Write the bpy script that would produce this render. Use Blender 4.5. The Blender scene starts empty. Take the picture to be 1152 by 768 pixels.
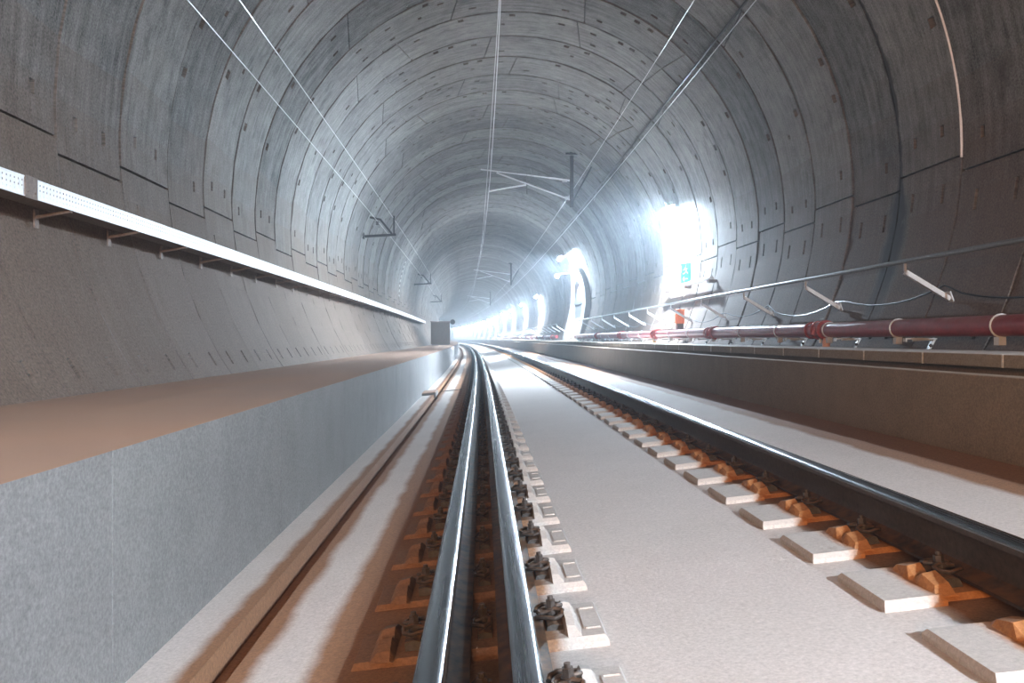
import bpy, bmesh, math, random
from mathutils import Vector, Matrix
random.seed(7)
C = bpy.context.scene.collection
PI = math.pi
RC = 2700.0            # radius of the curve of the line (bends left)
ZC = 1.12              # eye height above the lowest slab edge
CX, CY, RR = 0.65, 1.97, 4.25   # tunnel circle: centre right of and above the eye, inner radius
CANT = 0.106
PITCH, JOINT0 = 1.33, 8.94
F = 1000.0

def P(s, X, Y):
    a = s / RC
    return Vector(((RC + X) * math.cos(a) - RC, (RC + X) * math.sin(a), Y + ZC))
def ytop(X): return -0.787 + CANT * (X + 0.111)
def yslab(X): return ytop(X) - 0.205
def wall_x(Y, side):
    d = math.sqrt(max(0.0, RR * RR - (Y - CY) ** 2))
    return CX + side * d
def polar(deg, r): return (CX + r * math.cos(math.radians(deg)), CY + r * math.sin(math.radians(deg)))

# ------------------------------------------------------------------ materials
class NT:
    def __init__(s, name):
        s.m = bpy.data.materials.new(name); s.m.use_nodes = True
        s.t = s.m.node_tree; s.b = s.t.nodes['Principled BSDF']
    def n(s, typ, ins=None, **kw):
        nd = s.t.nodes.new(typ)
        for k, v in kw.items(): setattr(nd, k, v)
        for k, v in (ins or {}).items():
            if isinstance(v, bpy.types.NodeSocket): s.t.links.new(v, nd.inputs[k])
            else: nd.inputs[k].default_value = v
        return nd
    def math(s, op, a, b=0.0, c=None):
        ins = {0: a, 1: b}
        if c is not None: ins[2] = c
        return s.n('ShaderNodeMath', ins, operation=op).outputs[0]
    def maprange(s, v, a, b, c=0.0, d=1.0):
        return s.n('ShaderNodeMapRange', {0: v, 1: a, 2: b, 3: c, 4: d}).outputs[0]
    def mix(s, f, a, b, blend='MIX'):
        nd = s.n('ShaderNodeMix', data_type='RGBA', blend_type=blend)
        for k, v in ((0, f), (6, a), (7, b)):
            if isinstance(v, bpy.types.NodeSocket): s.t.links.new(v, nd.inputs[k])
            elif k == 0: nd.inputs[k].default_value = v
            else: nd.inputs[k].default_value = (*v, 1) if len(v) == 3 else v
        return nd.outputs[2]
    def noise(s, vec, scale, detail=4, rough=0.6):
        return s.n('ShaderNodeTexNoise', {'Vector': vec, 'Scale': scale, 'Detail': detail, 'Roughness': rough}).outputs[0]
    def out(s, **kw):
        for k, v in kw.items():
            k = k.replace('_', ' ')
            if isinstance(v, bpy.types.NodeSocket): s.t.links.new(v, s.b.inputs[k])
            else: s.b.inputs[k].default_value = (*v, 1) if isinstance(v, tuple) and len(v) == 3 else v
        return s.m
    def bump(s, h, strength, dist):
        s.t.links.new(s.n('ShaderNodeBump', {'Height': h, 'Strength': strength, 'Distance': dist}).outputs[0], s.b.inputs['Normal'])

def plain(name, col, rough=0.6, metal=0.0, var=0.25, scale=30.0, dirt=None):
    k = NT(name)
    pos = k.n('ShaderNodeTexCoord').outputs['Object']
    n1 = k.noise(pos, scale)
    c = k.mix(k.maprange(n1, .3, .7), tuple(x * (1 - var) for x in col), tuple(min(1, x * (1 + var)) for x in col))
    if dirt:
        geo = k.n('ShaderNodeNewGeometry').outputs['Normal']
        z = k.n('ShaderNodeSeparateXYZ', {0: geo}).outputs[2]
        c = k.mix(k.math('MULTIPLY', k.maprange(z, .1, .9), k.maprange(k.noise(pos, scale * .4), .35, .6)), c, dirt)
    k.bump(n1, .15, .002)
    return k.out(Base_Color=c, Roughness=rough, Metallic=metal)

DUST = (0.33, 0.215, 0.15)
def dusty(k, pos, c, amount=1.0, col=DUST, lo=.0, hi=.8):
    geo = k.n('ShaderNodeNewGeometry').outputs['Normal']
    z = k.n('ShaderNodeSeparateXYZ', {0: geo}).outputs[2]
    n = k.maprange(k.noise(pos, .8, 5), .2, .75, .65, 1.0)
    f = k.math('MULTIPLY', k.math('MULTIPLY', k.maprange(z, lo, hi), n), amount)
    return k.mix(f, c, col)

def lining_material():
    k = NT('segment_concrete')
    uv = k.n('ShaderNodeUVMap').outputs[0]
    sep = k.n('ShaderNodeSeparateXYZ', {0: uv})
    u, v = sep.outputs[0], sep.outputs[1]
    # each ring cast a little lighter or darker
    idx = k.math('DIVIDE', k.math('SUBTRACT', v, JOINT0), PITCH)
    ring = k.math('FLOOR', idx)
    wn = k.n('ShaderNodeTexWhiteNoise', {'W': ring}, noise_dimensions='1D').outputs['Value']
    pos = k.n('ShaderNodeCombineXYZ', {0: u, 1: v}).outputs[0]
    big = k.noise(pos, .55, 5, .65)
    mid = k.noise(pos, 4.0, 6, .7)
    fine = k.noise(pos, 45.0, 3, .7)
    streak = k.noise(k.n('ShaderNodeCombineXYZ', {0: k.math('MULTIPLY', u, .35), 1: k.math('MULTIPLY', v, 5.0)}).outputs[0], 2.4, 5, .65)
    val = k.math('ADD', k.math('MULTIPLY', k.math('SUBTRACT', big, .5), .26), k.math('MULTIPLY', k.math('SUBTRACT', mid, .5), .36))
    val = k.math('ADD', val, k.math('MULTIPLY', k.math('SUBTRACT', streak, .5), .46))
    val = k.math('ADD', val, k.math('MULTIPLY', k.math('SUBTRACT', fine, .5), .55))
    val = k.math('ADD', val, k.math('MULTIPLY', k.math('SUBTRACT', wn, .5), .15))
    val = k.math('MAXIMUM', k.math('ADD', k.math('MULTIPLY', val, .80), .195), .02)
    c = k.n('ShaderNodeCombineColor', {0: val, 1: k.math('MULTIPLY', val, 1.0), 2: k.math('MULTIPLY', val, .985)}).outputs[0]
    # damp lines that follow some ring joints
    fr = k.math('ABSOLUTE', k.math('SUBTRACT', k.math('FRACT', k.math('ADD', idx, .5)), .5))
    jidx = k.math('FLOOR', k.math('ADD', idx, .5))
    wj = k.n('ShaderNodeTexWhiteNoise', {'W': jidx}, noise_dimensions='1D').outputs['Value']
    near = k.maprange(fr, .0, k.math('MULTIPLY', k.maprange(k.noise(pos, 1.6, 5), .4, .7), .12), 1.0, 0.0)
    damp = k.math('MULTIPLY', near, k.maprange(wj, .35, .8, 0, .8))
    # dark runs coming out of patches of the crown
    run = k.maprange(k.noise(k.n('ShaderNodeCombineXYZ', {0: k.math('MULTIPLY', u, .9), 1: k.math('MULTIPLY', v, 1.6), 2: 3.3}).outputs[0], 1.5, 7, .72), .54, .68, 0, .65)
    damp = k.math('MAXIMUM', damp, run)
    # the big leak at the joint on the right
    dv = k.math('ABSOLUTE', k.math('SUBTRACT', v, JOINT0 + PITCH - .02))
    wob = k.math('MULTIPLY', k.math('SUBTRACT', k.noise(pos, 3.0, 5), .5), .35)
    low = k.maprange(u, -.45, -.15, 1.0, 0.0)
    wid = k.math('ADD', k.math('ADD', .08, k.math('MULTIPLY', low, .26)), wob)
    leak = k.math('MULTIPLY', k.maprange(dv, k.math('MULTIPLY', wid, .4), wid, 1, 0), k.math('MULTIPLY', k.maprange(u, -2.4, -1.2), k.maprange(u, 5.5, 4.2)))
    leak = k.math('MULTIPLY', leak, .97)
    damp = k.math('MAXIMUM', damp, leak)
    c = k.mix(damp, c, (0.028, 0.026, 0.024))
    # lime blooms
    bloom = k.maprange(k.noise(k.n('ShaderNodeCombineXYZ', {0: k.math('MULTIPLY', u, .5), 1: v, 2: 9.1}).outputs[0], 1.1, 6, .7), .60, .74, 0, .45)
    c = k.mix(bloom, c, (0.42, 0.43, 0.43))
    # dust settles on what leans back
    geo = k.n('ShaderNodeNewGeometry').outputs['Normal']
    z = k.n('ShaderNodeSeparateXYZ', {0: geo}).outputs[2]
    f = k.math('MULTIPLY', k.maprange(k.math('ADD', z, k.math('MULTIPLY', k.math('SUBTRACT', big, .5), .45)), -.22, .16), .85)
    f = k.math('MULTIPLY', f, k.maprange(leak, 0, .8, 1, 0))
    c = k.mix(f, c, k.mix(k.maprange(fine, .3, .7), (0.065, 0.041, 0.027), (0.19, 0.122, 0.082)))
    k.bump(k.math('ADD', k.math('MULTIPLY', mid, .6), k.math('MULTIPLY', fine, .3)), .35, .012)
    return k.out(Base_Color=c, Roughness=.82)

def pos_x(k, pos): return k.n('ShaderNodeSeparateXYZ', {0: pos}).outputs[0]
def concrete(name, base, amount, var=.3, scale=3.0, dust=DUST, rust=False, bands=None):  # rust: rusty dust bands plus painted-in shade
    k = NT(name)
    pos = k.n('ShaderNodeTexCoord').outputs['Object']
    a = k.noise(pos, scale, 7, .7); b = k.noise(pos, 75.0, 3, .75); d = k.noise(pos, .45, 4)
    val = k.math('ADD', k.math('MULTIPLY', k.math('SUBTRACT', a, .5), var * 1.4), k.math('MULTIPLY', k.math('SUBTRACT', b, .5), 1.0 + var))
    val = k.math('ADD', k.math('ADD', val, k.math('MULTIPLY', k.math('SUBTRACT', d, .5), var)), 1.0)
    c = k.mix(1.0, base, k.n('ShaderNodeCombineColor', {0: val, 1: val, 2: val}).outputs[0], 'MULTIPLY')
    if amount: c = dusty(k, pos, c, amount, dust)
    if rust:   # rusty dust bands, with the shade of rails, kerb and gutter painted in
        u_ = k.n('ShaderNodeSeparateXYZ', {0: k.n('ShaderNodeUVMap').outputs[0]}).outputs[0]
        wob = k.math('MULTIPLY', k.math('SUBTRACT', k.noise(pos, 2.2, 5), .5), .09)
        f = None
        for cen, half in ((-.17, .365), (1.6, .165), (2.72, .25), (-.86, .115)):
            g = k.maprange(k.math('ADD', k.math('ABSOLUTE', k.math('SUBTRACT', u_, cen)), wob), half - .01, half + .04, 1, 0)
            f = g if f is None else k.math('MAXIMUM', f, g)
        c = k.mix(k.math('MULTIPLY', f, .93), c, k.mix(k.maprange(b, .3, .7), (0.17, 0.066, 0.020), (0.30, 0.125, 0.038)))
        w = k.maprange(k.noise(pos, 1.3, 8, .8), .69, .76, 0, .5)
        c = k.mix(w, c, (0.75, 0.73, 0.72))
    if bands:
        x_ = k.math('ADD', k.n('ShaderNodeSeparateXYZ', {0: pos}).outputs[0], k.math('MULTIPLY', k.math('SUBTRACT', a, .5), .08))
        f = None
        for cen, half in bands:
            g = k.maprange(k.math('ABSOLUTE', k.math('SUBTRACT', x_, cen)), half - .02, half + .02, 1, 0)
            f = g if f is None else k.math('MAXIMUM', f, g)
        side_ = k.maprange(pos_x(k, pos), .5, .8)  # left block's rusty bands are darkened to paint in the rail's shadow
        c = k.mix(k.math('MULTIPLY', f, .92), c, k.mix(side_, k.mix(k.maprange(b, .3, .7), (0.15, 0.065, 0.025), (0.27, 0.125, 0.05)), k.mix(k.maprange(b, .3, .7), (0.30, 0.105, 0.02), (0.46, 0.185, 0.04))))
    k.bump(k.math('ADD', k.math('MULTIPLY', a, .5), k.math('MULTIPLY', b, .5)), .4, .006)
    return k.out(Base_Color=c, Roughness=.8)

def rail_steel():
    k = NT('polished_railhead')
    pos = k.n('ShaderNodeTexCoord').outputs['Object']
    sc = k.n('ShaderNodeMapping', {'Vector': pos, 'Scale': (60, .6, 60)}).outputs[0]
    n = k.noise(sc, 1.0, 4)
    k.bump(n, .05, .001)
    return k.out(Base_Color=(0.25, 0.26, 0.27), Metallic=1.0, Roughness=k.maprange(n, .3, .7, .20, .30))

def emis(name, col, st):
    k = NT(name)
    return k.out(Base_Color=(1, 1, 1), Emission_Color=col, Emission_Strength=st)

M = {
    'lining': lining_material(),
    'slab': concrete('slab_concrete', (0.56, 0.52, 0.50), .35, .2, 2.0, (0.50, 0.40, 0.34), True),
    'ledge': concrete('ledge_concrete', (0.19, 0.182, 0.178), 1.0, .4, 2.5, (0.36, 0.215, 0.145)),
    'kerb': concrete('kerb_concrete', (0.21, 0.158, 0.11), .5, .45, 4.0, (0.40, 0.30, 0.22)),
    'cover': concrete('cover_concrete', (0.30, 0.25, 0.20), 1.0, .3, 6.0, (0.52, 0.47, 0.43)),
    'block': concrete('sleeper_concrete', (0.44, 0.40, 0.37), .5, .2, 12.0, (0.47, 0.43, 0.40), bands=((-.05, .40), (1.74, .225))),
    'mortar': plain('pale_mortar', (0.62, 0.58, 0.54), .9),
    'head': rail_steel(),
    'web': plain('rusty_rail_steel', (0.055, 0.038, 0.028), .55, .3, .4, 40, (0.16, 0.075, 0.035)),
    'clip': plain('dark_clip_steel', (0.06, 0.05, 0.045), .5, .4, .4, 60, (0.17, 0.09, 0.05)),
    'plate': plain('dusty_guide_plate', (0.05, 0.045, 0.042), .7, .0, .4, 60, (0.25, 0.13, 0.06)),
    'rustdust': plain('orange_rust_dust', (0.50, 0.235, 0.075), .95, 0, .25, 70),
    'galv': plain('galvanised_steel', (0.62, 0.65, 0.67), .42, .55, .08, 25),
    'galvw': plain('pale_zinc', (0.66, 0.68, 0.70), .5, .15, .08, 25),
    'rusty': plain('weathered_steel', (0.19, 0.15, 0.13), .7, .2, .3, 40),
    'dark': plain('dark_steel', (0.03, 0.03, 0.033), .5, .3),
    'tube': plain('grey_tube', (0.20, 0.20, 0.20), .4, .5, .15),
    'red': plain('red_pipe_paint', (0.26, 0.028, 0.03), .32, 0, .2, 12, (0.33, 0.14, 0.13)),
    'redc': plain('red_coupling_paint', (0.30, 0.03, 0.02), .4, 0, .3, 40),
    'orange': plain('orange_paint', (0.85, 0.20, 0.05), .5, 0, .1),
    'peach': plain('peach_plastic', (0.75, 0.42, 0.28), .5, 0, .1),
    'yellow': plain('yellow_paint', (0.75, 0.55, 0.25), .5, 0, .1),
    'green': plain('green_sign_face', (0.06, 0.42, 0.30), .5, 0, .05),
    'white': plain('white_paint', (0.8, 0.8, 0.8), .5, 0, .04),
    'wire': plain('bright_wire', (0.80, 0.82, 0.84), .3, .9, .05),
    'cable': plain('black_cable', (0.02, 0.02, 0.022), .35),
    'niche': plain('niche_concrete', (0.30, 0.30, 0.30), .8, 0, .15, 4),
    'door': plain('grey_door_paint', (0.05, 0.05, 0.05), .5, 0, .1, 5),
    'cab': plain('brown_cabinet_paint', (0.07, 0.05, 0.04), .6, 0, .2, 10),
    'lamp': emis('lit_diffuser', (0.68, 0.84, 1.0, 1), 750.0),
    'lampcase': plain('lamp_housing', (0.55, 0.56, 0.58), .4, .4),
    'seal': plain('pale_sealing_strip', (0.72, 0.62, 0.58), .8, 0, .1),
}

# ------------------------------------------------------------------ mesh helpers
class MB:
    def __init__(s): s.v = []; s.f = []; s.m = []; s.uv = {}
    def add(s, vs, fs, mi=0):
        b = len(s.v); s.v += [tuple(v) for v in vs]
        for f in fs: s.f.append([b + i for i in f]); s.m.append(mi)
        return b
    def box(s, lo, hi, mi=0, T=None, bev=0.0):
        x0, y0, z0 = lo; x1, y1, z1 = hi
        if bev:
            bm = bmesh.new(); bmesh.ops.create_cube(bm, size=1)
            for v in bm.verts: v.co = Vector(((x0 + x1) / 2 + v.co.x * (x1 - x0), (y0 + y1) / 2 + v.co.y * (y1 - y0), (z0 + z1) / 2 + v.co.z * (z1 - z0)))
            bmesh.ops.bevel(bm, geom=bm.edges[:], offset=bev, segments=2, affect='EDGES', profile=.5)
            bm.verts.index_update()
            vs = [v.co.copy() for v in bm.verts]; fs = [[v.index for v in f.verts] for f in bm.faces]; bm.free()
        else:
            vs = [Vector(p) for p in ((x0,y0,z0),(x1,y0,z0),(x1,y1,z0),(x0,y1,z0),(x0,y0,z1),(x1,y0,z1),(x1,y1,z1),(x0,y1,z1))]
            fs = [(0,3,2,1),(4,5,6,7),(0,1,5,4),(1,2,6,5),(2,3,7,6),(3,0,4,7)]
        if T: vs = [T @ v for v in vs]
        s.add(vs, fs, mi)
    def tube(s, pts, r, n=8, mi=0, caps=True, closed=False):
        pts = [Vector(p) for p in pts]; rings = []
        prev = None
        for i, p in enumerate(pts):
            if closed: t = pts[(i + 1) % len(pts)] - pts[i - 1]
            else: t = pts[min(i + 1, len(pts) - 1)] - pts[max(i - 1, 0)]
            t.normalize()
            if prev is None:
                a = t.cross(Vector((0, 0, 1)))
                if a.length < .1: a = t.cross(Vector((1, 0, 0)))
            else: a = prev - t * prev.dot(t)
            a.normalize(); prev = a; b = t.cross(a)
            rr = r[i] if isinstance(r, (list, tuple)) else r
            rings.append([p + (a * math.cos(2 * PI * j / n) + b * math.sin(2 * PI * j / n)) * rr for j in range(n)])
        vs = [v for ring in rings for v in ring]; fs = []
        m = len(pts)
        for i in range(m if closed else m - 1):
            i2 = (i + 1) % m
            for j in range(n):
                fs.append((i * n + j, i * n + (j + 1) % n, i2 * n + (j + 1) % n, i2 * n + j))
        if caps and not closed:
            fs.append(tuple(range(n - 1, -1, -1))); fs.append(tuple((m - 1) * n + j for j in range(n)))
        s.add(vs, fs, mi)
    def beam(s, a, b, w, h, mi=0, up=Vector((0, 0, 1)), bev=0.0):
        a, b = Vector(a), Vector(b); t = (b - a); L = t.length; t.normalize()
        x = t.cross(up)
        if x.length < .05: x = t.cross(Vector((1, 0, 0)))
        x.normalize(); z = x.cross(t)
        T = Matrix(((x.x, t.x, z.x, a.x), (x.y, t.y, z.y, a.y), (x.z, t.z, z.z, a.z), (0, 0, 0, 1)))
        s.box((-w / 2, 0, -h / 2), (w / 2, L, h / 2), mi, T, bev)
    def prism(s, poly, a, b, T=None, mi=0):    # poly in x,z; extruded a..b along y
        n = len(poly)
        vs = [Vector((x, a, z)) for x, z in poly] + [Vector((x, b, z)) for x, z in poly]
        if T: vs = [T @ v for v in vs]
        fs = [(i, n + i, n + (i + 1) % n, (i + 1) % n) for i in range(n)]
        fs += [tuple(range(n)), tuple(range(2 * n - 1, n - 1, -1))]
        s.add(vs, fs, mi)
    def build(s, name, mats, parent=None, smooth=False, link=True):
        me = bpy.data.meshes.new(name); me.from_pydata(s.v, [], s.f)
        if not isinstance(mats, (list, tuple)): mats = [mats]
        for m in mats: me.materials.append(m)
        if len(mats) > 1: me.polygons.foreach_set('material_index', s.m)
        me.update()
        bm = bmesh.new(); bm.from_mesh(me); bmesh.ops.recalc_face_normals(bm, faces=bm.faces[:]); bm.to_mesh(me); bm.free()
        if smooth:
            for p in me.polygons: p.use_smooth = True
            try: me.set_sharp_from_angle(angle=math.radians(40))
            except Exception: pass
        o = bpy.data.objects.new(name, me); C.objects.link(o)
        if parent: o.parent = parent
        return o

def tag(o, label=None, cat=None, group=None, kind=None):
    if label: o['label'] = label
    if cat: o['category'] = cat
    if group: o['group'] = group
    if kind: o['kind'] = kind
    return o
def empty(name, s, X, Y, rot=None):
    o = bpy.data.objects.new(name, None); C.objects.link(o)
    o.empty_display_size = .1
    o.location = P(s, X, Y); o.rotation_euler = (0, 0, s / RC)
    return o
def place(o, s, X, Y):
    o.location = P(s, X, Y); o.rotation_euler.z = s / RC
def copy_tree(o, parent=None):
    c = o.copy(); C.objects.link(c); c.parent = parent
    for ch in list(o.children): copy_tree(ch, c)
    return c

def sweep(name, profile, ss, mat, mats_i=None, closed=False, offs=None, parent=None, smooth=False, uv=False):
    """profile of (X, Y) carried along the curve at stations ss; offs(i_profile, s) may shift a point in X."""
    mb = MB(); n = len(profile)
    for s in ss:
        for i, (X, Y) in enumerate(profile):
            dx = offs(i, s) if offs else 0.0
            mb.v.append(tuple(P(s, X + dx, Y)))
    m = n if closed else n - 1
    for k in range(len(ss) - 1):
        for i in range(m):
            j = (i + 1) % n
            mb.f.append([k * n + i, k * n + j, (k + 1) * n + j, (k + 1) * n + i])
            mb.m.append(mats_i[i] if mats_i else 0)
    if closed:
        mb.f.append(list(range(n))[::-1]); mb.f.append([(len(ss) - 1) * n + i for i in range(n)])
        mb.m += [0, 0]
    me = bpy.data.meshes.new(name); me.from_pydata(mb.v, [], mb.f)
    for x in (mat if isinstance(mat, (list, tuple)) else [mat]): me.materials.append(x)
    me.polygons.foreach_set('material_index', mb.m)
    if uv:
        L = me.uv_layers.new(name='UVMap')
        for poly in me.polygons:
            for li in poly.loop_indices:
                vi = me.loops[li].vertex_index
                L.data[li].uv = (profile[vi % n][0], ss[vi // n])
    if closed:
        bm = bmesh.new(); bm.from_mesh(me); bmesh.ops.recalc_face_normals(bm, faces=bm.faces[:]); bm.to_mesh(me); bm.free()
    if smooth:
        for p in me.polygons: p.use_smooth = True
        me.set_sharp_from_angle(angle=math.radians(30))
    me.update()
    o = bpy.data.objects.new(name, me); C.objects.link(o)
    if parent: o.parent = parent
    return o
def stations(a, b, step): 
    n = max(1, int(round((b - a) / step))); return [a + (b - a) * i / n for i in range(n + 1)]
S0, S1 = -16.0, 292.0

# ------------------------------------------------------------------ segmental lining
class Lining:
    def __init__(s): s.v = []; s.f = []; s.uv = []
lin = {'wall_right': Lining(), 'ceiling': Lining(), 'wall_left': Lining()}
def quad(L, pts, uvs):
    b = len(L.v); L.v += [tuple(p) for p in pts]; L.f.append([b, b + 1, b + 2, b + 3]); L.uv += uvs
def on(th, s, r):
    X, Y = polar(math.degrees(th), r); return P(s, X, Y)
def panel(L, sa, sb, ta, tb, nu, gz, gu, dr, pockets=(), depth=.05):
    """a curved segment between ring joints sa, sb and angles ta(s), tb(s) (deg, linear in s); grooves half as wide as gz, gu."""
    us = [i / nu for i in range(nu + 1)]; vs = [0, 1]
    arc = math.radians(abs(tb[0] - ta[0])) * RR
    fu = gu / arc; fz = gz / (sb - sa)
    ul = sorted(set([0, fu, 1 - fu, 1] + us[1:-1] + [x for p in pockets for x in (p[0], p[1])]))
    vl = sorted(set([0, fz, 1 - fz, 1] + [x for p in pockets for x in (p[2], p[3])]))
    def pt(u, v, d):
        s_ = sa + (sb - sa) * v
        t = (ta[0] + (ta[1] - ta[0]) * v) * (1 - u) + (tb[0] + (tb[1] - tb[0]) * v) * u
        th = math.radians(t)
        return on(th, s_, RR + dr + d), (th * RR, s_)
    def inner(u, v): return fu - 1e-6 <= u <= 1 - fu + 1e-6 and fz - 1e-6 <= v <= 1 - fz + 1e-6
    for i in range(len(ul) - 1):
        for j in range(len(vl) - 1):
            u0, u1, v0, v1 = ul[i], ul[i + 1], vl[j], vl[j + 1]
            um, vm = (u0 + u1) / 2, (v0 + v1) / 2
            hole = any(p[0] - 1e-6 < um < p[1] + 1e-6 and p[2] - 1e-6 < vm < p[3] + 1e-6 for p in pockets)
            isin = inner(um, vm)
            d = .17 if hole else (0.0 if isin else depth)
            q = [pt(a, b, d) for a, b in ((u0, v0), (u1, v0), (u1, v1), (u0, v1))]
            quad(L, [x[0] for x in q], [x[1] for x in q])
            def side(a, b, dd):
                q = [pt(*a, 0), pt(*b, 0), pt(*b, dd), pt(*a, dd)]
                quad(L, [x[0] for x in q], [x[1] for x in q])
            if hole:
                for a, b in (((u0, v0), (u1, v0)), ((u1, v0), (u1, v1)), ((u1, v1), (u0, v1)), ((u0, v1), (u0, v0))): side(a, b, .17)
            elif isin:
                if abs(u0 - fu) < 1e-6: side((u0, v0), (u0, v1), depth)
                if abs(u1 - 1 + fu) < 1e-6: side((u1, v0), (u1, v1), depth)
                if abs(v0 - fz) < 1e-6: side((u0, v0), (u1, v0), depth)
                if abs(v1 - 1 + fz) < 1e-6: side((u0, v1), (u1, v1), depth)

PAT = [  # angles of the longitudinal joints at the ring's near and far edge
    [(-42, -42), (-1.0, -1.0), (49, 51), (74, 71), (122, 119), (135, 138), (183.6, 183.6), (224, 224)],
    [(-42, -42), (-3.4, -3.4), (42, 40), (53, 55), (96, 98), (128, 126), (185.6, 185.6), (224, 224)],
    [(-42, -42), (-1.2, -1.2), (53, 52), (88, 90), (119, 117), (131, 134), (183.6, 183.6), (224, 224)],
    [(-42, -42), (-3.2, -3.2), (46, 49), (74, 72), (104, 107), (128, 126), (185.6, 185.6), (224, 224)],
]
NICHE = (38.2, 41.4)
k0 = int(math.floor((S0 - JOINT0) / PITCH)); k1 = int((S1 - JOINT0) / PITCH)
rnd = random.Random(3)
for k in range(k0, k1):
    sa, sb = JOINT0 + k * PITCH, JOINT0 + (k + 1) * PITCH
    pat = PAT[(k * 3 + (k // 4)) % 4 if (k % 7) else (k + 1) % 4]
    if k % 2 == 0: pat = PAT[0] if (k // 2) % 2 else PAT[2]
    else: pat = PAT[1] if (k // 2) % 2 else PAT[3]
    near = 0 < sb and sa < 50
    gz = rnd.choice([.010, .014, .018, .026]) if sa < 60 else .014
    if 18 < sa < 80: gz = rnd.choice([.020, .026, .032])
    if k in (2, 3, 4, 5): gz = .030
    dr_ring = rnd.uniform(-.006, .006)
    for q in range(len(pat) - 1):
        ta, tb = pat[q], pat[q + 1]
        key = 'wall_right' if q == 0 else ('wall_left' if q == len(pat) - 2 else 'ceiling')
        span = tb[0] - ta[0]
        pockets = []
        if near:
            def pk(deg, v, hu, hv):   # a pocket centred at an angle and a fraction of the ring
                c = (deg - ta[0]) / span; a = math.degrees(hu * 1.25 / RR) / span; b = hv * 1.35 / PITCH
                pockets.append((c - a, c + a, v - b, v + b))
            if key == 'wall_right':
                top = tb[0] - 4.6
                for v in (.25, .75): pk(top, v, .085, .022)
                for v in (.2, .5, .8):
                    if rnd.random() < .8: pk(-26.5, v, .07, .03)
            elif key == 'wall_left':
                for v in (.25, .75):
                    if rnd.random() < .3: pk(ta[0] + 5.2, v, .05, .016)
                    pk(211, v, .07, .022)
            elif span > 15:
                for dd in (4.5,):
                    for v in (.28, .72):
                        if rnd.random() < .75: pk(ta[0] + dd, v, .05, .028)
                        if rnd.random() < .75: pk(tb[0] - dd, v, .05, .028)
                for c in (.36, .5, .64):
                    if rnd.random() < .55:
                        pk(ta[0] + span * c, .12 + .02 * rnd.random(), .045, .045)
                if rnd.random() < .5: pk(ta[0] + span * .43, .5, .03, .03)
        nu = max(2, int(abs(span) / (6 if sa < 60 else 9)))
        panel(lin[key], sa, sb, ta, tb, nu, gz if key != 'wall_left' else min(gz, .007), .011 if key == 'ceiling' else .014, (dr_ring if key != 'wall_left' else 0) + rnd.uniform(-.004, .004), pockets)
for key, L in lin.items():
    me = bpy.data.meshes.new(key); me.from_pydata(L.v, [], L.f); me.materials.append(M['lining'])
    uvl = me.uv_layers.new(name='UVMap')
    flat = [c for uvp in L.uv for c in uvp]; uvl.data.foreach_set('uv', flat); me.update()
    bm = bmesh.new(); bm.from_mesh(me); bmesh.ops.remove_doubles(bm, verts=bm.verts[:], dist=.0004)
    bmesh.ops.recalc_face_normals(bm, faces=bm.faces[:]); bm.to_mesh(me); bm.free()
    # normals must look into the tunnel
    o = bpy.data.objects.new(key, me); C.objects.link(o)
    tag(o, {'wall_right': 'precast concrete lining below the springing on the right', 'ceiling': 'grey precast segment vault over the track',
            'wall_left': 'dust-brown precast lining below the springing on the left'}[key], kind='structure')

# ------------------------------------------------------------------ floor slab
prof = [(-1.15, yslab(-1.15)), (-.925, yslab(-.925)), (-.915, yslab(-.92) - .09), (-.81, yslab(-.81) - .095), (-.80, yslab(-.80)),
        (-.53, yslab(-.53)), (-.2, yslab(-.2)), (.1, yslab(.1)), (.4, yslab(.4)), (.8, yslab(.8)), (1.24, yslab(1.24)), (1.6, yslab(1.6)), (2.0, yslab(2.0)), (2.47, yslab(2.47)), (2.90, yslab(2.90))]
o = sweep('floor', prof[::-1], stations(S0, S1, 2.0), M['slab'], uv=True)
tag(o, 'tilted pale concrete track slab with orange dust and painted-in shade beside the rails', kind='structure')

# left walkway with its tall formed face
joints = [2.79 + 2.28 * i for i in range(-3, 60)]
ss = sorted(set(stations(S0, S1, 2.0) + [x for j in joints for x in (j - .0045, j - .004, j + .004, j + .0045)]))
def jo(i, s): return -.014 if i == 1 or i == 2 else 0.0
jset = [(j - .0041, j + .0041) for j in joints]
def offl(i, s):
    if i > 2: return 0.0
    return -.035 if any(a <= s <= b for a, b in jset) else 0.0
o = sweep('walkway', [(-1.15, yslab(-1.15) - .1), (-1.15, -.7), (-1.15, -.3465), (-1.1505, -.346), (-1.9, -.352), (-2.6, -.385), (-3.05, -.41)], ss, M['ledge'], offs=offl)
tag(o, 'raised concrete walkway with a tall grey face left of the rails', kind='structure')
# right walkway base with its cable trough
o = sweep('walkway', [(4.55, -.13), (4.21, -.13), (4.21, -.181), (3.32, -.181), (3.30, -.46), (2.98, -.46), (2.97, -.207), (2.855, -.207), (2.85, -.212), (2.85, yslab(2.85) - .1)],
          stations(S0, S1, 2.0), M['kerb'])
tag(o, 'brown stained concrete kerb and trough right of the rails', kind='structure')

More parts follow.
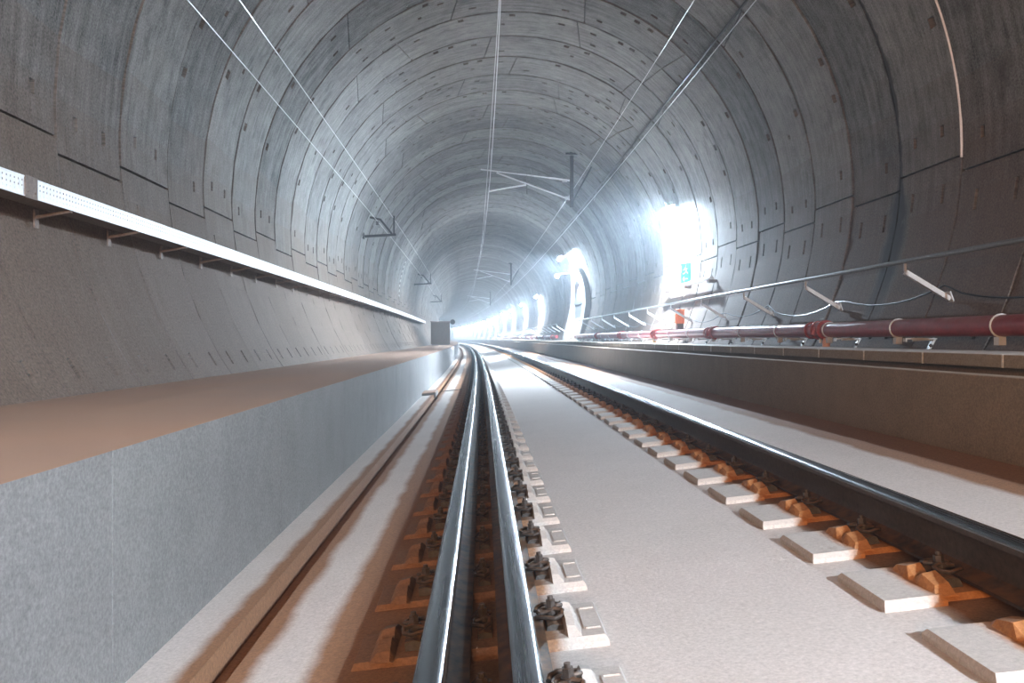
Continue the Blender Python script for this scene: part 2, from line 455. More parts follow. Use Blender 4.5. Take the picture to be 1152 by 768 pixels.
# trough covers on the right walkway
def cover_mesh():
    mb = MB(); mb.box((-.5, -.492, -.085), (.5, .492, 0), bev=.006); return mb.build('walkway_cover', M['cover'])
cov = cover_mesh()
mo = MB(); mo.box((-.503, .490, -.083), (.40, .507, -.004)); fill = mo.build('joint_mortar', M['mortar'], cov)
mo = MB(); mo.box((-.503, .45, -.083), (.40, .507, -.004)); wide = mo.build('joint_mortar', M['mortar'])
wide_me = wide.data; bpy.data.objects.remove(wide)
ORD = ['nearest', 'second', 'third', 'fourth', 'fifth', 'sixth', 'seventh', 'eighth', 'ninth', 'tenth', 'eleventh', 'twelfth']
i = 0
for n in range(140):
    s = 4.9 + n * 1.0
    o = cov if n == 0 else copy_tree(cov)
    place(o, s, 3.71, -.096)
    if n == 7:
        for ch in o.children: ch.data = wide_me
    lab = (f'{ORD[n]} brown concrete cover slab in view along the right walkway edge' if n < 12 else 'small distant concrete cover slab far along the right walkway edge')
    if n == 0: lab = 'brown concrete cover slab nearest the right picture edge on the walkway'
    tag(o, lab, 'cover slab', 'cover slabs along the right walkway')

# ------------------------------------------------------------------ rails
half = [(.075, 0), (.075, .0115), (.040, .018), (.016, .030), (.0085, .047), (.0085, .118), (.014, .129), (.0355, .138), (.0362, .157), (.0345, .164), (.029, .1685), (.020, .1708), (.010, .1718), (0, .172)]
full = [(x, y) for x, y in half] + [(-x, y) for x, y in half[::-1][1:]]
ca, sa_ = math.cos(math.atan(CANT)), math.sin(math.atan(CANT))
rails_u = (0.0, .233, 1.742)
def cantpt(u, n):   # u across the track from the left rail, n above the slab
    return (-.111 + u * ca - n * sa_, yslab(-.111) + u * sa_ + n * ca)
labels = ['leftmost polished steel rail with rusty foot', 'middle steel rail close beside the leftmost one', 'outer right steel rail with dark side and gleaming top']
for ru, lab in zip(rails_u, labels):
    pr = [cantpt(ru + x, .035 + y) for x, y in full]
    mi = [1 if (full[i][1] + full[(i + 1) % len(full)][1]) / 2 > .150 else 0 for i in range(len(full))]
    o = sweep('rail', pr, stations(.6, S1, 2.0), [M['web'], M['head']], mi, closed=True, smooth=True)
    tag(o, lab, 'rail', 'running rails')

# ------------------------------------------------------------------ sleepers with their fastenings
SL = .37
Tc = Matrix.Rotation(-math.atan(CANT), 4, 'Y')
def ridge(mb, x0, x1, d, mi=0, g=1.0):
    """concrete shoulder: steep towards the rail, sloping away (d = direction away from the rail), with a notch in its crest."""
    a, b = (x0, x1)
    for y0, y1, h0, h1 in ((-.17, -.13, .03, .06), (-.13, -.05, .06, .08), (-.05, 0, .08, .05), (0, .05, .05, .08), (.05, .13, .08, .06), (.13, .17, .06, .03)):
        h0 *= g; h1 *= g
        v = [(a, y0, .02), (b, y0, .025), (b, y1, .025), (a, y1, .02),
             (a + d * .012, y0, h0), (b - d * .022, y0, h0 * .92), (b - d * .022, y1, h1 * .92), (a + d * .012, y1, h1)]
        mb.add([Vector(p) for p in v], [(0, 3, 2, 1), (4, 5, 6, 7), (0, 1, 5, 4), (1, 2, 6, 5), (2, 3, 7, 6), (3, 0, 4, 7)], mi)
def block(mb, x0, x1, top=.032, h=SL / 2):
    lo = [(x0, -h), (x1, -h), (x1, h), (x0, h)]; e = .018
    hi = [(x0 + e * .5, -h + e), (x1 - e * .5, -h + e), (x1 - e * .5, h - e), (x0 + e * .5, h - e)]
    v = [(x, y, -.04) for x, y in lo] + [(x, y, top - .016) for x, y in lo] + [(x, y, top) for x, y in hi]
    f = [(0, 1, 5, 4), (1, 2, 6, 5), (2, 3, 7, 6), (3, 0, 4, 7), (4, 5, 9, 8), (5, 6, 10, 9), (6, 7, 11, 10), (7, 4, 8, 11), (8, 9, 10, 11)]
    mb.add([Vector(p) for p in v], f)
def make_blocks():
    a = MB(); block(a, .05, .50); block(a, -.30, .06, .018, .15); ridge(a, .365, .425, 1); ridge(a, -.165, -.24, -1, 0, .75)
    for yy in (-.10, .10):    # raised border of the cast field on the block end
        a.box((.435, yy - .004, .03), (.485, yy + .004, .037))
    a.box((.433, -.104, .03), (.439, .104, .037))
    b = MB(); block(b, 1.36, 1.56); block(b, 1.55, 1.93, .018, .15); ridge(b, 1.742 - .135, 1.742 - .215, -1, 1, .9)
    return a, b
def clamp(mb, c, d, simple=False):
    e = .62 if abs(c - .1165) < .01 else 1.0
    """tension clamp beside the rail foot; c = middle across, d = +1 when the rail lies on the smaller side."""
    r = .0075; n = 5 if simple else 7
    for q in (-1, 1):
        pts = [(c - d * e * .038, q * .012, .066), (c + d * e * .010, q * .014, .078), (c + d * e * .034, q * .030, .076), (c + d * e * .030, q * .060, .070),
               (c + d * e * .004, q * .078, .068), (c - d * e * .026, q * .070, .072), (c - d * e * .046, q * .052, .068), (c - d * e * .052, q * .034, .063)]
        mb.tube(pts, r, n)
    mb.tube([(c - d * e * .038, -.012, .066), (c - d * e * .044, 0, .067), (c - d * e * .038, .012, .066)], r, n)
def gplate(mb, c, d, w=.068):
    mb.prism([(c - w / 2, .02), (c + w / 2, .02), (c + w / 2 * (1 if d > 0 else .7), .046), (c, .052), (c - w / 2 * (1 if d < 0 else .7), .046)], -.085, .085)
def screw(mb, c):
    mb.tube([(c, 0, .054), (c, 0, .082)], .021, 12); mb.tube([(c, 0, .082), (c, 0, .106)], .0165, 6); mb.tube([(c, 0, .10), (c, 0, .118)], .009, 8)
FA = [(-.107, -1), (.1165, 1), (.340, 1), (1.742 - .107, -1), (1.742 + .107, 1)]
root = empty('concrete_sleeper', 3.0, 0, 0)
a, b = make_blocks()
a.build('concrete_block', M['block'], root); b.build('concrete_block', [M['block'], M['block']], root)
du = MB()   # heaps of rust dust on the shoulders in the lee of the rails
for c, d in FA:
    w = .058 if abs(c - .1165) > .01 else .05
    g = MB(); gplate(g, c, d, w); gp = g.build('guide_plate', M['plate'], root)
    t = MB(); clamp(t, c, d); t.build('tension_clamp', M['clip'], gp, smooth=True)
    t = MB(); screw(t, c); t.build('screw', M['clip'], gp)
sm = MB(); block(sm, .05, .50); block(sm, -.30, .06, .018, .15); block(sm, 1.36, 1.56); block(sm, 1.55, 1.93, .018, .15); ridge(sm, .365, .425, 1); ridge(sm, -.165, -.24, -1, 0, .75); ridge(sm, 1.607, 1.527, -1, 0, .9)
sm.box((.4, -.05, -.038), (1.45, .05, -.01))
nb = len(sm.f)
for c, d in FA: clamp(sm, c, d, True); gplate(sm, c, d, .055)
sm.m = [0] * nb + [1] * (len(sm.f) - nb)
far = sm.build('concrete_sleeper', [M['block'], M['clip']])
def put_sleeper(o, s):
    X, Y = cantpt(0, 0)
    o.matrix_world = Matrix.Translation(P(s, X, Y)) @ Matrix.Rotation(s / RC, 4, 'Z') @ Tc
NS = 170; ND = 40
for n in range(NS):
    s = 2.11 + SL / 2 + .6 * n
    if n < ND: o = root if n == 0 else copy_tree(root)
    else: o = far if n == ND else copy_tree(far)
    put_sleeper(o, s)
    if n == 0: lab = 'concrete sleeper cut by the bottom picture edge, nearest the camera'
    elif n < 12: lab = f'{ORD[n]} concrete sleeper from the camera, carrying all three rails'
    else: lab = 'concrete sleeper farther along the track, beyond the twelfth from the camera'
    tag(o, lab, 'sleeper', 'concrete sleepers under the rails')

# drain block across the left gutter
mb = MB()
mb.box((-.19, -.45, -.06), (.10, .45, .055), bev=.02); o = mb.build('drain_cover', M['ledge'])
place(o, 17.6, -.98, yslab(-.98)); o.rotation_euler.y = -math.atan(CANT)
tag(o, 'low dusty concrete cover bridging the gutter at the foot of the left walkway', 'drain cover')
mb = MB(); mb.beam((0, 0, 0), (.42, .0, .045), .05, .02)
o = mb.build('drain_grate', M['rusty']); place(o, 17.95, -.80, yslab(-.80) + .004)
tag(o, 'dark narrow drain grate crossing the pale slab strip left of the rails', 'drain grate')

# ------------------------------------------------------------------ cable tray on the left wall
TL = 2.66; TX = -3.15
def tray_section():
    r = empty('cable_tray', 6, 0, 0)
    mb = MB(); h = .13; t = .003
    n = 53; pitch = TL / n
    # perforated side: bands of solid sheet and rows of slots
    zs = [0, .022, .036, .058, .072, .094, .108, h]
    for zi in range(7):
        for i in range(n):
            y0, y1 = i * pitch, (i + 1) * pitch
            if zi in (1, 3, 5):
                sh = pitch * .5 if zi == 3 else 0
                a0, a1 = y0 + pitch * .15, y0 + pitch * .45 
                mb.box((0, y0, zs[zi]), (t, a0, zs[zi + 1])); mb.box((0, a1, zs[zi]), (t, y1, zs[zi + 1]))
        if zi not in (1, 3, 5): mb.box((0, 0, zs[zi]), (t, TL - .008, zs[zi + 1]))
    mb.box((-.012, 0, h - .003), (.006, TL - .008, h + .005)); mb.box((-.002, 0, -.006), (.008, TL - .008, .003))
    mb.build('perforated_side', M['galvw'], r)
    mb = MB(); mb.box((-.20, 0, -.002), (0, TL - .008, .002)); mb.build('tray_bottom', M['rusty'], r)
    mb = MB(); mb.box((-.203, 0, 0), (-.200, TL - .008, .10)); mb.build('back_side', M['galv'], r)
    return r
tray = tray_section()
# a wall arm holding the tray
def arm_obj(parent, y):
    m2 = MB(); m2.beam((.0, y, -.012), (-.262, y, -.06), .04, .02); m2.box((-.272, y - .03, -.14), (-.258, y + .03, -.0))
    return m2.build('wall_arm', M['rusty'], parent)
arm_obj(tray, .65); arm_obj(tray, .65 + 1.33)
s = 6.26 - TL; n = 0
s_list = []
x = 6.26 - 2 * TL
while x < 56: s_list.append(x); x += TL
cables = []
for n, s in enumerate([q for q in s_list if q > 3]):
    o = tray if n == 0 else copy_tree(tray)
    place(o, s, TX, .985)
    lab = 'perforated pale steel cable tray section at the left picture edge' if n == 0 else (f'{ORD[n]} perforated pale steel cable tray section from the left picture edge' if n < 10 else 'distant perforated cable tray section near the cabinet on the left walkway')
    tag(o, lab, 'cable tray', 'cable tray sections on the left wall')
mb = MB(); mb.box((.004, -.085, -.012), (.012, .085, .142)); 
for yy in (-.05, .05): mb.tube([(.012, yy, .03), (.02, yy, .03)], .008, 6)
o = mb.build('splice_plate', M['rusty']); place(o, 6.29, TX, .985)
tag(o, 'dull brown splice plate joining two cable tray sections near the left edge', 'splice plate')

# ------------------------------------------------------------------ handrail, right wall
HX, HY = 4.12, .757
def handrail(a, b, lab, first):
    r = empty('handrail', a, HX, HY)
    inv = None
    mb = MB(); mb.tube([P(s, HX, HY) for s in stations(a, b, 2.0)], .024, 10)
    t = mb.build('handrail_tube', M['tube'])
    return r, t
def arm_mesh():
    mb = MB()
    mb.beam((0, 0, 0), (0, 0, -.10), .02, .02, up=Vector((0, 1, 0)))
    mb.beam((0, 0, -.105), (.44, 0, -.365), .05, .045)
    return mb
def plate_mesh():
    mb = MB(); T = Matrix.Translation((.455, 0, -.37)) @ Matrix.Rotation(math.radians(-20), 4, 'Y')
    mb.box((-.006, -.045, -.08), (.006, .045, .08), 0, T); return mb
am = arm_mesh().build('bracket_arm', M['galvw']); am.hide_render = False
pm = plate_mesh().build('wall_plate', M['galvw'], am)
first_s = 4.12 * F / 482
for a, b, lab in ((3.5, 37.3, 'long grey handrail tube along the right wall in front of the lit niche'), (45.6, 120.0, 'far grey handrail tube along the right wall beyond the lit niche')):
    r = empty('handrail', a, HX, HY)
    tag(r, lab, 'handrail')
    mb = MB(); mb.tube([P(s, HX, HY) for s in stations(a, b, 2.0)], .024, 10)
    t = mb.build('rail_tube', M['tube'], None, smooth=True)
    t.parent = r; t.matrix_parent_inverse = Matrix.Translation(r.location).inverted() if False else (Matrix.Translation(r.location) @ Matrix.Rotation(r.rotation_euler.z, 4, 'Z')).inverted()
    k = 0; s = first_s - 2.66 * 2
    while s < b:
        if s > a:
            c = copy_tree(am, r)
            base = Matrix.Translation(r.location) @ Matrix.Rotation(r.rotation_euler.z, 4, 'Z')
            c.matrix_local = base.inverted() @ (Matrix.Translation(P(s, HX, HY)) @ Matrix.Rotation(s / RC, 4, 'Z'))
        s += 2.66
for ch in list(am.children): bpy.data.objects.remove(ch)
bpy.data.objects.remove(am)

# thin cable slung along the wall plates
pts = []
s = first_s - 2.66
while s < 36:
    wx = wall_x(.46, 1) - .05
    nseg = 8
    for i in range(nseg):
        q = i / nseg
        pts.append(P(s + 2.66 * q, wx - .06 + .0 * q, .50 - .14 * (4 * q * (1 - q)) + .03 * math.sin(s)))
    s += 2.66
mb = MB(); mb.tube(pts, .009, 6); o = mb.build('cable', M['cable'], smooth=True)
tag(o, 'thin black cable sagging between the handrail brackets on the right wall', 'cable')

# ------------------------------------------------------------------ fire main
PX, PY, PR = 4.12, .105, .086
def local(o): return (Matrix.Translation(o.location) @ Matrix.Rotation(o.rotation_euler.z, 4, 'Z')).inverted()
def attach(o, r):
    o.parent = r; o.matrix_parent_inverse = local(r); return o
clamp_me = None
def clamp_part(r, s):
    mb = MB()
    ring = [P(s, PX + (PR + .004) * math.cos(t), PY + (PR + .004) * math.sin(t)) for t in [2 * PI * i / 20 for i in range(20)]]
    mb.tube(ring, .009, 6, closed=True)
    c = P(s, PX - .01, PY - PR - .035); mb.box((c.x - .03, c.y - .035, c.z - .035), (c.x + .03, c.y + .035, c.z + .03))
    attach(mb.build('pipe_clamp', M['galvw']), r)
for a, b, lab, step in ((3.0, 37.4, 'long dark red fire main running low along the right wall', 1), (45.8, 118, 'far stretch of red fire main beyond the lit niche', 0)):
    r = empty('fire_main', a, PX, PY); tag(r, lab, 'pipe')
    mb = MB(); mb.tube([P(s, PX, PY) for s in stations(a, b, 2.0)], PR, 20); attach(mb.build('pipe_run', M['red'], smooth=True), r)
    s = 5.2 if step else a + 3
    while s < b - .5:
        if step or s < 70: clamp_part(r, s)
        s += 1.74 if step else 4.0
    s = 10.65 if step else 48
    while s < min(b - 2, 80):
        mb = MB()
        mb.tube([P(s - .10, PX, PY), P(s + .10, PX, PY)], PR + .016, 20); mb.tube([P(s - .125, PX, PY), P(s - .09, PX, PY)], PR + .035, 16)
        mb.tube([P(s + .09, PX, PY), P(s + .125, PX, PY)], PR + .030, 16)
        mb.tube([P(s - .02, PX - .09, PY + .03), P(s - .02, PX - .13, PY - .06)], .03, 8)
        mb.tube([P(s + .32, PX, PY), P(s + .36, PX, PY)], PR + .022, 16)
        attach(mb.build('coupling', M['redc'], smooth=True), r)
        s += 5.0
# hanging outlets under the couplings
for s, mt, lab in ((10.6, 'peach', 'pinkish orange hose outlet hanging under the red pipe coupling nearest the camera'), (21.0, 'yellow', 'yellowish hose outlet hanging under the red pipe left of the orange box')):
    r = empty('hose_outlet', s, PX - .02, PY - PR - .17); tag(r, lab, 'hose outlet')
    mb = MB(); mb.tube([(0, -.12, .160), (0, -.12, .12), (0, -.12, .05)], [.03, .045, .045], 14)
    mb.build('outlet_body', M[mt], r, smooth=True)
    mb = MB(); mb.tube([(0, -.12, .055), (0, -.12, .025)], .055, 14); mb.build('end_cap', M[mt], r)
    mb = MB(); mb.tube([(.0, .06, .155), (0, .06, .10)], .02, 8); mb.build('small_spigot', M['galvw'], r)

# pipe supports
r = empty('pipe_support', 6, 0, 0)
mb = MB(); mb.box((-.14, -.03, -.012), (.16, .03, 0)); mb.box((-.14, -.032, -.035), (-.13, .032, .0)); mb.build('support_plate', M['galvw'], r)
mb = MB(); mb.beam((.15, 0, .0), (.085, 0, -.115), .055, .02, bev=.003); mb.beam((.15, .03, -.01), (-.05, .03, -.02), .012, .02); mb.build('support_leg', M['galv'], r)
mb = MB(); mb.tube([(.10, -.03, -.07), (.09, -.045, -.07)], .018, 6); mb.build('anchor_bolt', M['dark'], r)
for n in range(19):
    s = 8.27 + 1.66 * (n - 1)
    if n == 0: continue
    o = r if n == 1 else copy_tree(r)
    place(o, s, PX, PY - PR - .012)
    lab = f'{ORD[n - 1]} pale steel support under the red fire main from the right picture edge' if n < 9 else 'small far pale steel support under the red fire main'
    if n == 1: lab = 'nearest pale steel support under the red fire main at the right'
    tag(o, lab, 'pipe support', 'pipe supports on the right walkway')

# ------------------------------------------------------------------ sign, guide tube, orange box
sx = wall_x(1.55, 1)
r = empty('exit_sign', 20.6, sx - .10, 1.53); tag(r, 'green escape route sign with white figures above the wall tube', 'sign')
mb = MB(); mb.box((-.02, -.02, -.27), (.0, .02, .27), bev=0.0)
mb = MB()
T = Matrix.Rotation(math.radians(-62), 4, 'Z')
mb.box((-.17, -.012, -.24), (.17, .012, .24), 0, T, bev=.004); mb.build('sign_panel', M['green'], r)
# white running figure and arrow, raised a millimetre
mb = MB()
def zb(x0, z0, x1, z1, w=.03): mb.beam(T @ Vector((x0, -.0145, z0)), T @ Vector((x1, -.0145, z1)), .004, w, up=Vector((0, 0, 1)) if abs(x1 - x0) > .001 else Vector((1, 0, 0)))
zb(-.01, .14, .03, .05, .05); zb(.03, .05, .09, -.01); zb(.03, .05, -.03, .0); zb(-.03, .0, -.09, -.01); zb(0, .12, .08, .10, .022); zb(0, .12, -.07, .07, .022); zb(.01, .175, .02, .175, .05)
zb(-.13, .02, -.13, .18, .012); zb(-.09, -.13, .09, -.13, .03); zb(-.09, -.13, -.03, -.08, .028); zb(-.09, -.13, -.03, -.18, .028)
mb.build('pictogram', M['white'], r)
mb = MB(); mb.box((.0, -.02, -.02), (.12, .02, .02)); mb.build('sign_bracket', M['galv'], r)

r = empty('wall_tube', 18, wall_x(1.25, 1) - .14, 1.24); tag(r, 'pale straight tube fixed to the right wall below the green sign', 'tube')
mb = MB(); mb.tube([(0, 0, 0), (0, 4.6, 0)], .05, 12); mb.build('tube_body', M['galvw'], r, smooth=True)
for y in (.05, 2.2, 4.4):
    mb = MB(); mb.box((-.06, y - .1, -.09), (.08, y + .1, -.03)); mb.beam((0, y, -.04), (.13, y, -.05), .05, .05); mb.build('tube_bracket', M['rusty'], r)

r = empty('call_box', 19.3, 4.34, .33); tag(r, 'small bright orange box standing behind the red pipe under the handrail', 'box')
mb = MB(); mb.box((-.09, -.09, .0), (.09, .09, .30), bev=.01); mb.build('box_body', M['orange'], r)
mb = MB(); mb.box((-.07, -.08, -.14), (.07, .08, 0)); mb.build('box_base', M['rusty'], r)
mb = MB(); mb.box((-.10, -.10, .29), (.10, .10, .32), bev=.005); mb.build('box_lid', M['orange'], r)

# ------------------------------------------------------------------ overhead line
def run_wire(name, X0, Y0, a, b, r, mat, lab, cat='wire', sag=None, step=2.0):
    mb = MB(); pts = []
    for s in stations(a, b, step):
        dx, dy = sag(s) if sag else (0, 0)
        pts.append(P(s, X0 + dx, Y0 + dy))
    mb.tube(pts, r, 6); return tag(mb.build(name, mat, smooth=True), lab, cat)
SUP = [26.9, 66.0, 106.0, 146.0]
def stag(s): return .05 * math.cos((s - 26.9) / 39.3 * PI)
run_wire('contact_wire', .22, 4.45, S0, 230, .008, M['wire'], 'lower bright contact wire hung over the middle of the track', sag=lambda s: (stag(s), 0))
run_wire('messenger_wire', .26, 5.15, S0, 230, .007, M['wire'], 'upper bright messenger wire above the contact wire', sag=lambda s: (-stag(s) * .3, .12 * math.cos((s - 26.9) / 39.3 * 2 * PI)))
run_wire('feeder_wire', -3.05, 3.50, S0, 150, .006, M['wire'], 'bright wire strung nearest the left wall, ending at the dark brackets')
run_wire('feeder_wire', -2.60, 3.62, S0, 150, .006, M['wire'], 'bright wire strung on the post ends of the left wall brackets')
run_wire('feeder_wire', 2.97, 4.75, S0, 200, .007, M['wire'], 'bright wire strung under the vault on the right of the contact line')
# radiating cable on clamps
cx_, cy_ = polar(42.4, RR - .06)
run_wire('radiating_cable', cx_, cy_, S0, 250, .023, M['cable'], 'thick black cable fixed along the vault high on the right', 'cable')
cx2, cy2 = polar(41.0, RR - .055)
run_wire('fibre_cable', cx2, cy2, S0, 250, .009, M['wire'], 'thin pale cable just below the thick black vault cable', 'cable')
# droppers between messenger and contact wire
mb0 = MB(); mb0.tube([(0, 0, 0), (.03, 0, .66)], .005, 5)
dr = mb0.build('dropper', M['wire'])
nd = 0
for s in (20.5, 24, 30, 36, 42, 48, 54, 60):
    o = dr if nd == 0 else copy_tree(dr); nd += 1
    place(o, s, .22 + stag(s), 4.45)
    tag(o, 'thin vertical dropper tying the contact wire to the messenger wire', 'dropper', 'droppers of the overhead line')

def cantilever(s, lab):
    r = empty('cantilever', s, 0, 0); tag(r, lab, 'catenary support', 'catenary supports on the vault')
    topY = CY + math.sqrt(RR ** 2 - (2.78 - CX) ** 2)
    mb = MB(); mb.beam((2.78, 0, 3.98), (2.78, 0, topY + .01), .11, .11, up=Vector((0, 1, 0))); mb.build('drop_post', M['dark'], r)
    mb = MB(); bx, by = polar(50, RR); mb.beam((2.80, 0, 4.15), (bx, 0, by), .05, .05); mb.build('brace', M['dark'], r)
    mb = MB(); mb.box((2.58, -.2, topY - .10), (2.98, .2, topY - .04)); mb.build('ceiling_plate', M['dark'], r)
    mb = MB(); mb.tube([(2.72, 0, 4.80), (2.1, 0, 4.88)], .03, 8); mb.tube([(2.1, 0, 4.88), (.02, 0, 5.12)], .022, 8); mb.build('top_tube', M['wire'], r)
    mb = MB(); mb.tube([(2.72, 0, 4.22), (2.3, 0, 4.38), (.5, 0, 5.02)], .024, 8); mb.build('stay_tube', M['wire'], r)
    mb = MB(); mb.tube([(1.42, 0, 5.02), (1.42, 0, 4.38)], .018, 8); mb.build('drop_bracket', M['tube'], r)
    mb = MB(); mb.tube([(1.40, 0, 4.66), (.9, 0, 4.58), (.27, 0, 4.46)], .026, 8); mb.build('steady_arm', M['wire'], r)
    for z, y0 in ((4.80, 2.5), (4.27, 2.58)):
        mb = MB()
        for i in range(5): mb.tube([(y0 + i * .03, 0, z), (y0 + i * .03 + .014, 0, z)], .055, 10)
        mb.build('insulator', M['galvw'], r)
    for ch in r.children: 
        ch.location.z = 0
    return r
for n, s in enumerate(SUP[:3]):
    r = cantilever(s, ['catenary support with dark drop post and bright tubes, nearest over the track', 'second catenary support, small, deeper in the vault', 'third catenary support, tiny, near the far bend'][n])
def feeder_bracket(s, lab):
    r = empty('feeder_bracket', s, 0, 0); tag(r, lab, 'bracket', 'dark feeder brackets on the left wall')
    wl = wall_x(3.05, -1); wu = wall_x(3.6, -1)
    mb = MB(); mb.beam((wl - .02, 0, 3.04), (-2.50, 0, 3.10), .07, .07); mb.build('lower_arm', M['dark'], r)
    mb = MB(); mb.beam((wu + .30, 0, 3.56), (-2.62, 0, 3.12), .06, .06); mb.beam((wu - .02, 0, 3.62), (wu + .33, 0, 3.54), .06, .06); mb.build('upper_arm', M['dark'], r)
    mb = MB(); mb.beam((-2.56, 0, 3.08), (-2.56, 0, 3.66), .045, .045, up=Vector((0, 1, 0))); mb.build('post', M['dark'], r)
    mb = MB()
    for i in range(4): mb.tube([(-3.05, 0, 3.39 + i * .03), (-3.05, 0, 3.405 + i * .03)], .05, 10)
    mb.build('insulator', M['dark'], r)
    mb = MB(); mb.box((wl - .03, -.12, 2.98), (wl + .03, .12, 3.14)); mb.build('wall_plate', M['dark'], r)
    return r
for n, s in enumerate((26.6, 50.0, 74.0)):
    feeder_bracket(s, ['large dark V-shaped feeder bracket on the left wall', 'second, smaller dark feeder bracket deeper along the left wall', 'tiny dark feeder bracket farthest along the left wall'][n])

# pale sealing strip in one joint, right
mb = MB(); ring = [P(JOINT0, *polar(t, RR - .004)) for t in [(-1.5 + i * 2.0) for i in range(30)]]
mb.tube(ring, [.014 - .006 * i / 30 for i in range(30)], 6); o = mb.build('sealing_strip', M['seal'], smooth=True)
tag(o, 'pale pinkish sealing strip in the ring joint nearest the right edge', 'sealing strip')
mb = MB(); ring = [P(JOINT0 + 24 * PITCH, *polar(t, RR - .004)) for t in [(158 + i * 1.5) for i in range(17)]]
for i in range(0, 16, 2): mb.tube([ring[i], ring[i + 1]], .02, 6)
o = mb.build('sealing_strip', M['white']); tag(o, 'white dashed sealing marks in a ring joint on the left wall', 'sealing strip')

# ------------------------------------------------------------------ lit niche with door
r = empty('door_1', 41.4, 0, 0)
r['kind'] = 'structure'; r['label'] = 'pale arched cross passage doorway in the right wall'
def wx(Y): return wall_x(Y, 1)
W2, H0, H1 = 3.4, -.13, 2.75
mb = MB()
def arch(y_half, base, top, n=14):
    pts = [(-y_half, base)]
    cy = top - y_half
    for i in range(n + 1):
        t = PI - PI * i / n; pts.append((y_half * math.cos(t), cy + y_half * math.sin(t)))
    pts.append((y_half, base)); return pts
ao = arch(W2, H0, 3.5); ai = arch(2.1, H0, 2.75)
xi = 4.22
for i in range(len(ao) - 1):
    o0, o1, i0, i1 = ao[i], ao[i + 1], ai[i], ai[i + 1]
    xf = lambda p: wx(max(p[1], .3)) - .22
    A = [Vector((xf(o0), o0[0], o0[1])), Vector((xf(o1), o1[0], o1[1])), Vector((xf(i1), i1[0], i1[1])), Vector((xf(i0), i0[0], i0[1]))]
    B = [Vector((4.95, v.y, v.z)) for v in A]
    mb.add(A + B, [(0, 1, 2, 3), (0, 4, 5, 1), (3, 2, 6, 7), (4, 7, 6, 5)])
mb.build('door_frame', M['niche'], r)
mb = MB()
for i in range(len(ai) - 1):
    c = (0, .6)
    mb.add([Vector((wx(1.2) - .05, ai[i][0], ai[i][1])), Vector((wx(1.2) - .05, ai[i + 1][0], ai[i + 1][1])), Vector((wx(1.2) - .05, 0, .6)),
            Vector((wx(1.2) + .1, ai[i][0], ai[i][1])), Vector((wx(1.2) + .1, ai[i + 1][0], ai[i + 1][1])), Vector((wx(1.2) + .1, 0, .6))], [(0, 1, 2), (3, 5, 4), (0, 3, 4, 1)])
mb.build('door_leaf', M['door'], r)
mb = MB(); mb.box((wx(1.2) - .09, -1.95, 1.62), (wx(1.2) - .045, 1.95, 1.70)); mb.build('door_rail', M['dark'], r)

# ------------------------------------------------------------------ cabinet on the left walkway
r = empty('equipment_cabinet', 49.0, -1.95, -.36); tag(r, 'brown equipment cabinet standing at the far end of the left walkway', 'cabinet')
mb = MB(); mb.box((-.55, 0, .06), (.50, .6, 1.28), bev=.01); mb.build('cabinet_body', M['cab'], r)
mb = MB(); mb.box((-.50, -.02, .10), (-.03, .0, 1.22)); mb.build('cabinet_door', M['cab'], r)
mb = MB(); mb.box((.0, -.02, .10), (.45, .0, 1.22)); mb.build('cabinet_door', M['cab'], r)
mb = MB(); mb.box((-.58, -.03, 1.28), (.53, .63, 1.33)); mb.build('cabinet_roof', M['rusty'], r)
mb = MB(); mb.box((-.5, .05, 0), (.45, .55, .07)); mb.build('plinth', M['ledge'], r)
r = empty('warning_lamp', 49.2, -1.31, .8); tag(r, 'small round dark lamp fixed to the corner of the brown cabinet', 'lamp')
mb = MB(); mb.tube([(0, 0, .13), (0, .12, .13)], .14, 16); mb.build('lamp_body', M['dark'], r, smooth=True)
mb = MB(); mb.tube([(-.06, .05, .12), (-.1, .05, .12)], .03, 8); mb.build('lamp_arm', M['dark'], r)

# ------------------------------------------------------------------ wall lamps
def lamp():
    r = empty('wall_lamp', 0, 0, 0)
    mb = MB(); mb.tube([(0, -.55, 0), (0, .55, 0)], .055, 14); mb.build('diffuser', M['lamp'], r, smooth=True)
    mb = MB(); mb.box((-.03, -.62, -.05), (.05, -.55, .05), bev=.008); mb.box((-.03, .55, -.05), (.05, .62, .05), bev=.008); mb.box((.055, -.62, -.03), (.085, .62, .075)); mb.box((-.13, -.62, .066), (.10, .62, .078)); mb.beam((-.128, -.62, .07), (-.128, .62, .07), .01, .05); mb.build('housing', M['lampcase'], r)
    mb = MB()
    for y in (-.35, .35): mb.box((.08, y - .02, -.02), (.24, y + .02, .02))
    mb.build('bracket', M['lampcase'], r)
    return r
lp = lamp()
LS = [(-5.0, 16), (21.4, 16), (41.6, 29.2)] + [(64 + 16 * i, 15.5) for i in range(14)]
for n, (s, ang) in enumerate(LS):
    o = lp if n == 0 else copy_tree(lp)
    X, Y = polar(ang, RR - (.24 if n != 2 else .56))
    if n == 2:
        mb = MB(); mb.beam((.22, 0, 0), (.60, 0, 0), .05, .05); mb.build('extension_arm', M['lampcase'], o)
    place(o, s, X, Y); o.rotation_euler.y = -math.radians(ang)
    lab = ['tubular wall lamp behind the camera on the right wall', 'lit tubular lamp glowing nearest on the right wall above the green sign', 'lit lamp high above the arched doorway on the right'][n] if n < 3 else \
          ('lit wall lamp next beyond the arched doorway' if n == 3 else ('fourth lit wall lamp from the camera on the right wall' if n == 4 else 'lit wall lamp in the merging far row on the right wall'))
    tag(o, lab, 'lamp', 'lit lamps along the right wall')
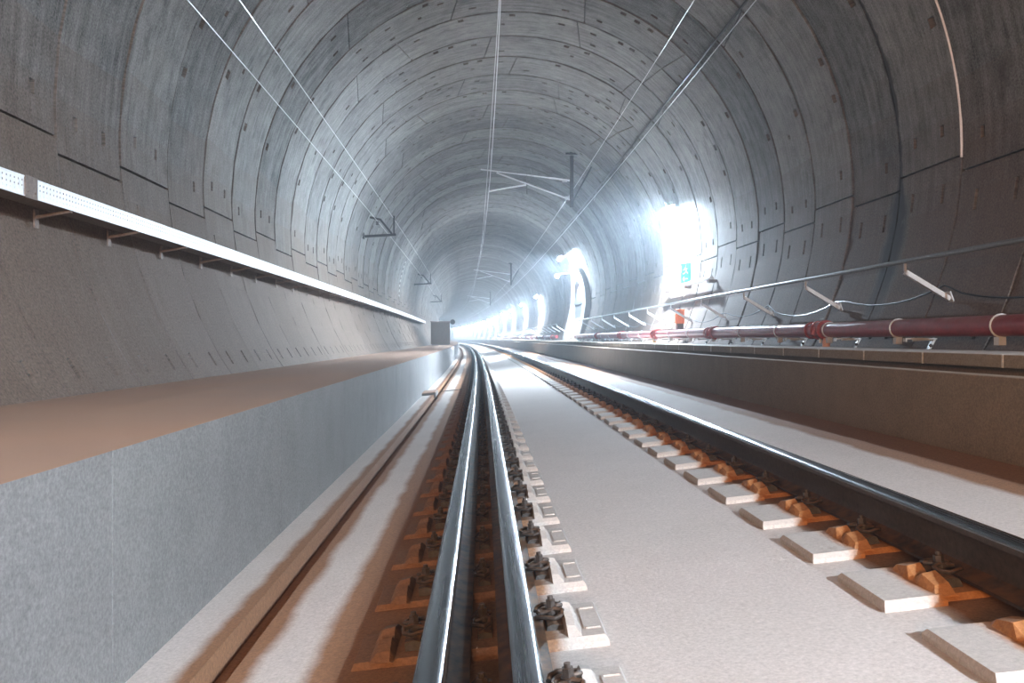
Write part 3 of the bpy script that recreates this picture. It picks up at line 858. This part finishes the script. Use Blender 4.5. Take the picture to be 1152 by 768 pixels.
# spot on an arm beside the doorway
r = empty('arm_lamp', 40.4, 3.66, 2.85); tag(r, 'small bright spot lamp on a horizontal arm left of the arched doorway', 'lamp')
mb = MB(); mb.tube([(0, 0, .08), (1.2, 0, .22)], .03, 8); mb.build('lamp_arm', M['galvw'], r)
mb = MB(); mb.tube([(-.06, -.10, 0), (-.06, .06, 0)], [.10, .05], 12); mb.build('lamp_head', M['lampcase'], r)
mb = MB(); mb.tube([(-.06, -.115, 0), (-.06, -.10, 0)], .09, 12); mb.build('lens', emis('lit_lens', (.8, .9, 1, 1), 12.0), r)

# unseen warm fill added behind the camera to tint the shaded surfaces
def light(name, typ, s, X, Y, col, e, **kw):
    d = bpy.data.lights.new(name, typ); d.color = col; d.energy = e
    for k_, v in kw.items(): setattr(d, k_, v)
    o = bpy.data.objects.new(name, d); C.objects.link(o); o.location = P(s, X, Y); return o
def aim(o, tgt): o.rotation_euler = (Vector(tgt) - o.location).to_track_quat('-Z', 'Y').to_euler()
w = light('warm_fill_light', 'AREA', -6.0, -1.2, 1.0, (1.0, .50, .20), 72, shape='RECTANGLE', size=1.8, size_y=.9)
aim(w, P(6, .4, -.6))
# unseen key light added behind the camera to brighten the near track
k = light('key_light', 'AREA', -4.2, 4.30, 2.5, (.92, .96, 1.0), 66, shape='DISK', size=.22)
aim(k, P(4.0, -1.0, .3))

# ------------------------------------------------------------------ world, haze, camera
wd = bpy.data.worlds.new('world'); bpy.context.scene.world = wd; wd.use_nodes = True
bg = wd.node_tree.nodes['Background']; bg.inputs[0].default_value = (1.0, .62, .36, 1); bg.inputs[1].default_value = .04
HAZE = 0.0046
if HAZE:
    vs_ = wd.node_tree.nodes.new('ShaderNodeVolumeScatter'); vs_.inputs['Density'].default_value = HAZE
    vs_.inputs['Color'].default_value = (.78, .89, 1, 1); vs_.inputs['Anisotropy'].default_value = .65
    wd.node_tree.links.new(vs_.outputs[0], wd.node_tree.nodes['World Output'].inputs['Volume'])

cam = bpy.data.cameras.new('camera'); co = bpy.data.objects.new('camera', cam); C.objects.link(co)
cam.sensor_width = 36; cam.lens = 36 * F / 1152; cam.clip_start = .05; cam.clip_end = 1000
co.location = (0, 0, ZC)
co.rotation_euler = (PI / 2 - math.atan(3 / F), 0, -math.atan(31 / F))
sc = bpy.context.scene; sc.camera = co
sc.view_settings.view_transform = 'Standard'; sc.view_settings.look = 'None'; sc.view_settings.gamma = 1
sc.view_settings.use_curve_mapping = False
sc.view_settings.exposure = 3.2
sc.cycles.use_denoising = True
sc.cycles.max_bounces = 8; sc.cycles.diffuse_bounces = 5; sc.cycles.volume_bounces = 0
